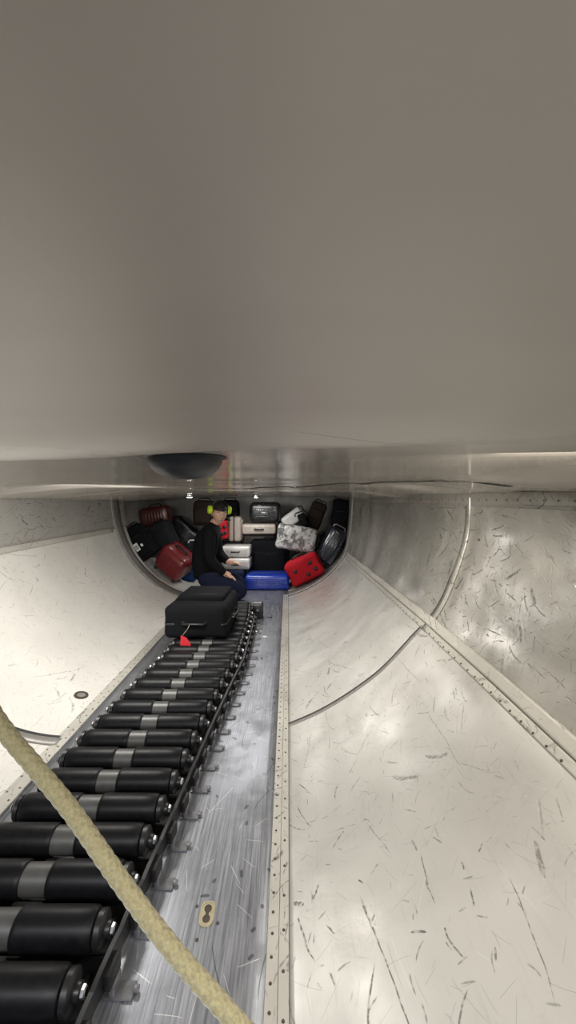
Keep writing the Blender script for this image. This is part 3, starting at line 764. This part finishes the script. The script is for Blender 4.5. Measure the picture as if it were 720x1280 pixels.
# left of the person
bag('suitcase', 'maroon hard-shell suitcase tilted on the left slope', 205, 703, 4.45, .36, .30, .30, 'maroon', tilt=-36, yaw=-14, pitch=12, loc=(-1.41, .335), style='hard', ribs='h', handle='top', wheels=True)
bag('suitcase', 'black suitcase with a white address label at the far left of the pile', 172, 684, 4.42, .22, .24, .40, 'black', tilt=35, loc=(-1.70, .56), style='soft', handle='top', wheels=False, label_patch=(-.1, -.1, .05, .09, .042))
bag('suitcase', 'dark charcoal suitcase between the labelled black case and the striped one', 193, 671, 4.75, .24, .24, .34, 'grey', tilt=28, loc=(-1.50, .60), style='soft', handle='top', wheels=False)
bag('suitcase', 'rounded dark red-brown suitcase at the top left against the wall', 189, 649, 4.82, .36, .26, .25, 'brown', tilt=8, loc=(-1.665, .83), style='hard', ribs='v', handle='top', wheels=False)
bag('suitcase', 'black suitcase with silver edge stripes tilted left of the person', 225, 668, 4.82, .46, .26, .25, 'black2', tilt=-42, loc=(-1.27, .64), style='hard', ribs='h', handle='side', wheels=False, trimm=CHROME)
bag('suitcase', 'small charcoal suitcase with a pale handle beside the person\'s back', 235, 694, 4.6, .19, .24, .22, 'grey', loc=(-1.10, .42), style='soft', handle='top', wheels=False, hm=PAPER)
bag('travel_bag', 'small blue bag low down between the maroon suitcase and the person', 227, 721, 4.5, .17, .26, .19, 'teal', tilt=-12, loc=(-1.125, .17), style='soft', handle='top', wheels=False, cat='bag')
# supporting bags, mostly hidden in the dark gaps
bag('suitcase', 'black suitcase deep in the gap under the tall black one', 0, 0, 4.96, .34, .30, .24, 'black', tilt=25, loc=(.46, .47), style='soft', handle='top', wheels=False)
bag('suitcase', 'dark suitcase lying low behind the red bag', 0, 0, 4.98, .28, .3, .26, 'black2', tilt=14, loc=(.20, .24), style='hard', handle='top', wheels=False)
bag('suitcase', 'charcoal suitcase standing behind the two small silver ones', 0, 0, 5.1, .36, .28, .46, 'grey', loc=(-.78, .25), style='soft', handle='top', wheels=False)
bag('suitcase', 'black suitcase lying low behind the person', 0, 0, 4.9, .34, .36, .30, 'black', loc=(-1.13, .2), style='soft', handle='top', wheels=False)

# ------------------------------------------------------------------ kneeling person
SKIN = simple('skin', (.56, .33, .24), .5, 0, 30, .06, .05); HAIR = simple('dark_hair', (.012, .009, .008), .6, 0, 120, .3, .3)
SHIRT = fabric('black_sweatshirt_cloth', (.005, .005, .006)); TROUS = fabric('navy_trouser_cloth', (.009, .011, .028))
HIVIS = simple('neon_yellow_plastic', (.50, .72, .02), .4); EYEW = simple('eye_white', (.7, .7, .68), .3); LIP = simple('lip', (.33, .12, .10), .5)
def skin_mesh(name, chains, mat, parent, sub=2):
    """chains: lists of (co, radius); first point of later chains may repeat an existing point"""
    me = bpy.data.meshes.new(name+'_tmp'); vs, es, rs, idx = [], [], [], {}
    for ch in chains:
        prev = None
        for co, r in ch:
            key = tuple(round(c, 4) for c in co)
            if key not in idx: idx[key] = len(vs); vs.append(co); rs.append(r)
            i = idx[key]
            if prev is not None: es.append((prev, i))
            prev = i
    me.from_pydata(vs, es, []); ob = bpy.data.objects.new(name+'_tmp', me); COL.objects.link(ob)
    md = ob.modifiers.new('s', 'SKIN'); md.use_smooth_shade = True
    for i, r in enumerate(rs):
        rr_ = r if isinstance(r, tuple) else (r, r); me.skin_vertices[0].data[i].radius = rr_
    me.skin_vertices[0].data[0].use_root = True
    sb = ob.modifiers.new('u', 'SUBSURF'); sb.levels = sub; sb.render_levels = sub
    dg = bpy.context.evaluated_depsgraph_get(); dg.update()
    out = bpy.data.meshes.new_from_object(ob.evaluated_get(dg)); bpy.data.objects.remove(ob); out.name = name
    out.materials.clear(); out.materials.append(mat); out.shade_smooth()
    o = bpy.data.objects.new(name, out); COL.objects.link(o)
    if parent: o.parent = parent
    return o
def merge(dst, srcs):
    bm = bmesh.new(); bm.from_mesh(dst.data)
    for s in srcs:
        m2 = s.data; bm.from_mesh(m2)
    bm.to_mesh(dst.data); bm.free(); dst.data.shade_smooth()
    for s in srcs: bpy.data.objects.remove(s)
def person():
    # local frame: faces +x, -y is towards the camera; origin on the floor under the hips
    root = empty('person', (-.84, 4.22, 0), 'person in black sweatshirt and neon yellow ear defenders kneeling by the bags, looking back', 'person')
    root.rotation_euler = (0, 0, deg(8))
    hip = (-.02, 0, .20)
    spine = [(hip, .115), ((-.045, 0, .30), .115), ((-.05, 0, .44), (.125, .12)), ((-.02, 0, .60), (.135, .13)), ((.03, 0, .72), (.11, .10)), ((.07, -.01, .795), .052), ((.095, -.02, .84), .050)]
    shR, shL = (.015, -.155, .71), (.05, .15, .71)
    elR, elL = (.02, -.20, .43), (.10, .19, .44)
    wrR, wrL = (.17, -.16, .29), (.20, .12, .36)
    armR = [(spine[4][0], .11), (shR, .062), (elR, .046), (wrR, .032)]
    armL = [(spine[4][0], .11), (shL, .062), (elL, .046), (wrL, .032)]
    def leg(s):
        return [(hip, .115), ((.02, s*.10, .19), .095), ((.20, s*.13, .17), .082), ((.36, s*.15, .11), .064), ((.34, s*.15, .06), .058), ((.14, s*.14, .065), .054), ((-.04, s*.13, .055), .040), ((-.07, s*.13, .045), .036)]
    def hand(w_, dirv, upv, side):
        w_ = Vector(w_); d = Vector(dirv).normalized(); u = Vector(upv).normalized(); s = d.cross(u).normalized()*side
        out = []; pc = w_+d*.075
        out.append([(tuple(w_), (.024, .018)), (tuple(w_+d*.04), (.032, .016)), (tuple(pc), (.034, .014))])
        fingers = []
        for off, L in ((.026, .068), (.009, .078), (-.009, .073), (-.026, .056)):
            a = w_+d*.06+s*off*.8; b_ = w_+d*.092+s*off; c = b_+d*L*.5-u*L*.14; e = c+d*L*.32-u*L*.30
            fingers.append([(tuple(a), .009), (tuple(b_), .0095), (tuple(c), .0085), (tuple(e), .007)])
        a = w_+d*.025+s*.016; b_ = a+s*.028+d*.022; c = b_+d*.034+s*.008-u*.008
        fingers.append([(tuple(a), .011), (tuple(b_), .0105), (tuple(c), .0085)])
        return out, fingers
    hR, fR = hand(wrR, (.8, .1, -.45), (.45, 0, .85), 1)
    hL, fL = hand(wrL, (.95, -.1, -.1), (.1, 0, 1), -1)
    body = skin_mesh('body', [[(a, r-.016 if i < 2 else r) for i, (a, r) in enumerate(spine)], armR+hR[0][1:], armL+hL[0][1:]]+[[(a, r-.014 if i < 6 else r) for i, (a, r) in enumerate(leg(q))] for q in (-1, 1)], SKIN, root)
    parts = [skin_mesh('f', [c], SKIN, None) for c in fR+fL]
    # head
    hc = Vector((.115, -.03, .895))
    face_dir = Vector((.30, -.94, -.20)).normalized()
    zx = face_dir; zz = (Vector((.05, 0, 1))-zx*Vector((.05, 0, 1)).dot(zx)).normalized(); zy = zz.cross(zx)
    Rm = Matrix((zx, zy, zz)).transposed().to_4x4(); T = Matrix.Translation(hc) @ Rm
    def headv(th, ph):   # th from the top, ph about the vertical, 0 = face
        x, y, z = math.sin(th)*math.cos(ph), math.sin(th)*math.sin(ph), math.cos(th)
        X, Y, Z = x*.098, y*.075, z*.115
        if z < 0: Y *= 1-.28*(-z)**1.2; X = X*(1-.12*(-z)) + (.010*(-z) if x > 0 else .012*(-z))
        fr_ = max(0, x)
        X += .022*math.exp(-((Y/.012)**2)-(((Z+.018)/.020)**2))*fr_          # nose
        X += .008*math.exp(-((Y/.009)**2)-(((Z-.006)/.02)**2))*fr_
        for s in (-1, 1): X -= .011*math.exp(-(((Y-s*.030)/.016)**2)-(((Z-.010)/.012)**2))*fr_   # eye sockets
        X += .006*math.exp(-((Y/.045)**2)-(((Z-.030)/.010)**2))*fr_           # brow
        X += .006*math.exp(-((Y/.022)**2)-(((Z+.056)/.010)**2))*fr_           # lips
        X += .008*math.exp(-((Y/.022)**2)-(((Z+.092)/.016)**2))*fr_           # chin
        return Vector((X, Y, Z))
    def shell(name, mat, par, scale=1, keep=lambda p: True, nt=44, npv=64):
        bm = bmesh.new(); g = []
        for i in range(1, nt):
            g.append([bm.verts.new(T @ (headv(PI*i/nt, 2*PI*j/npv)*scale)) for j in range(npv)])
        tp = bm.verts.new(T @ (headv(0, 0)*scale)); bt = bm.verts.new(T @ (headv(PI, 0)*scale))
        for j in range(npv):
            bm.faces.new((tp, g[0][j], g[0][(j+1) % npv])); bm.faces.new((bt, g[-1][(j+1) % npv], g[-1][j]))
            for A, B in zip(g, g[1:]): bm.faces.new((A[j], B[j], B[(j+1) % npv], A[(j+1) % npv]))
        Ti = T.inverted()
        bad = [f for f in bm.faces if not keep(Ti @ f.calc_center_median())]
        bmesh.ops.delete(bm, geom=bad, context='FACES')
        return mesh_obj(name, bm, mat, par)
    h = shell('h', SKIN, None)
    ears = []
    for s in (-1, 1):
        bm = bmesh.new(); bmesh.ops.create_icosphere(bm, subdivisions=3, radius=1)
        for v in bm.verts: v.co = T @ Vector((-.005+v.co.x*.017, s*.074+v.co.y*.009, -.005+v.co.z*.03))
        ears.append(mesh_obj('e', bm, SKIN))
    merge(body, parts+[h]+ears)
    hair = shell('hair', HAIR, root, 1.07, lambda p: p.z > .045 or (p.x < .015 and p.z > -.05))
    md = hair.modifiers.new('t', 'SOLIDIFY'); md.thickness = .01
    for s in (-1, 1):
        bm = bmesh.new(); bmesh.ops.create_uvsphere(bm, u_segments=16, v_segments=10, radius=.011)
        for v in bm.verts: v.co = T @ (v.co+Vector((.076, s*.030, .010)))
        e = mesh_obj('eye', bm, EYEW, root)
        bm = bmesh.new(); bmesh.ops.create_uvsphere(bm, u_segments=12, v_segments=8, radius=.0055)
        for v in bm.verts: v.co = T @ (v.co+Vector((.0835, s*.030, .010)))
        mesh_obj('iris', bm, HAIR, e)
        bm = bmesh.new(); tube(bm, [T @ Vector((.090, s*.016, .030)), T @ Vector((.090, s*.030, .034)), T @ Vector((.080, s*.046, .029))], .0028, 6); mesh_obj('eyebrow', bm, HAIR, root)
    bm = bmesh.new(); tube(bm, [T @ Vector((.085, -.022, -.056)), T @ Vector((.0935, 0, -.055)), T @ Vector((.085, .022, -.056))], [.002, .0048, .002], 8); mesh_obj('lips', bm, LIP, root)
    # ear defenders
    em = bpy.data.objects.new('ear_defenders', None); COL.objects.link(em); em.parent = root; em.empty_display_size = .02; em['label'] = 'neon yellow ear defenders'
    for s in (-1, 1):
        bm = bmesh.new(); lathe(bm, [(s*.078, .020), (s*.080, .036), (s*.092, .041), (s*.112, .040), (s*.124, .030), (s*.127, .008)], 'Y', (-.005, 0, .035), 26)
        for v in bm.verts: v.co = T @ Vector((v.co.x, v.co.y, .035+(v.co.z-.035)*1.1))
        mesh_obj('ear_cup', bm, HIVIS, em)
        bm = bmesh.new(); lathe(bm, [(s*.070, .026), (s*.072, .036), (s*.082, .037), (s*.084, .026)], 'Y', (-.005, 0, .035), 26)
        for v in bm.verts: v.co = T @ Vector((v.co.x, v.co.y, .035+(v.co.z-.035)*1.1))
        mesh_obj('ear_cushion', bm, M['rubber'], em)
    bm = bmesh.new(); pts = [T @ Vector((-.005, .104*math.cos(a), .015+.120*math.sin(a))) for a in [PI*i/24 for i in range(25)]]
    tube(bm, pts, .007, 8); mesh_obj('headband', bm, M['black_plastic'], em)
    # clothes
    k = .016
    def fat(ch, kk): return [(a, tuple(x+kk for x in r) if isinstance(r, tuple) else r+kk) for a, r in ch]
    skin_mesh('sweatshirt', [[((-.02, 0, .20), .145)]+fat(spine[1:5], k)+[((.068, -.008, .795), .064)], fat(armR, .015), fat(armL, .015)], SHIRT, root)
    skin_mesh('trousers', [fat([spine[0], spine[1]], .010), fat(leg(-1)[:7], .013), fat(leg(1)[:7], .013)], TROUS, root)
    # cuffs and neck hem
    for wr, el in ((wrR, elR), (wrL, elL)):
        a, b_ = Vector(wr), Vector(el); d = (b_-a).normalized(); bm = bmesh.new(); tube(bm, [a+d*.005, a+d*.02, a+d*.045], [.036, .040, .041], 16); mesh_obj('cuff', bm, SHIRT, root)
    for s in (-1, 1):
        sh = skin_mesh('shoe', [[((-.05, s*.13, .055), .044), ((-.10, s*.13, .06), (.046, .046)), ((-.15, s*.13, .055), (.048, .036)), ((-.205, s*.13, .042), (.042, .026))]], M['black_plastic'], root)
person()

# ------------------------------------------------------------------ litter on the floor near the end of the track
def scrap(px, py, w_, d_, mat, label, rz, h=.002, name='paper_scrap', cat='scrap'):
    D = CZ*F/(py-HY); bm = bmesh.new(); N = 9; r = random.Random(px)
    a = [(w_*math.cos(2*PI*i/N)*r.uniform(.7, 1), d_*math.sin(2*PI*i/N)*r.uniform(.7, 1)) for i in range(N)]
    v1 = [bm.verts.new((x, y, 0.0005)) for x, y in a]; v2 = [bm.verts.new((x*.9, y*.9, h+r.uniform(0, h))) for x, y in a]
    bm.faces.new(v1); c = bm.verts.new((0, 0, h*1.3))
    for i in range(N): bm.faces.new((v1[i], v1[(i+1) % N], v2[(i+1) % N], v2[i])); bm.faces.new((v2[i], v2[(i+1) % N], c))
    o = mesh_obj(name, bm, mat); o.location = ((px-360)*D/F, D, 0); o.rotation_euler.z = rz; tag(o, label, cat, 'litter by the end of the conveyor'); return o
scrap(331, 796, .022, .018, PAPER, 'larger white paper scrap on the metal floor right of the track', .2)
scrap(321, 790, .026, .02, M['steel'], 'silvery crumpled foil scrap beside the track edge', .9, .006)
scrap(337, 772, .028, .012, M['black_plastic'], 'small flat dark strip lying right of the black end unit', .3, .003, 'plastic_strip', 'strip')
scrap(327, 823, .008, .008, M['rivet'], 'tiny dark crumb on the metal floor below the paper scrap', .3, .002, 'crumb', 'crumb')
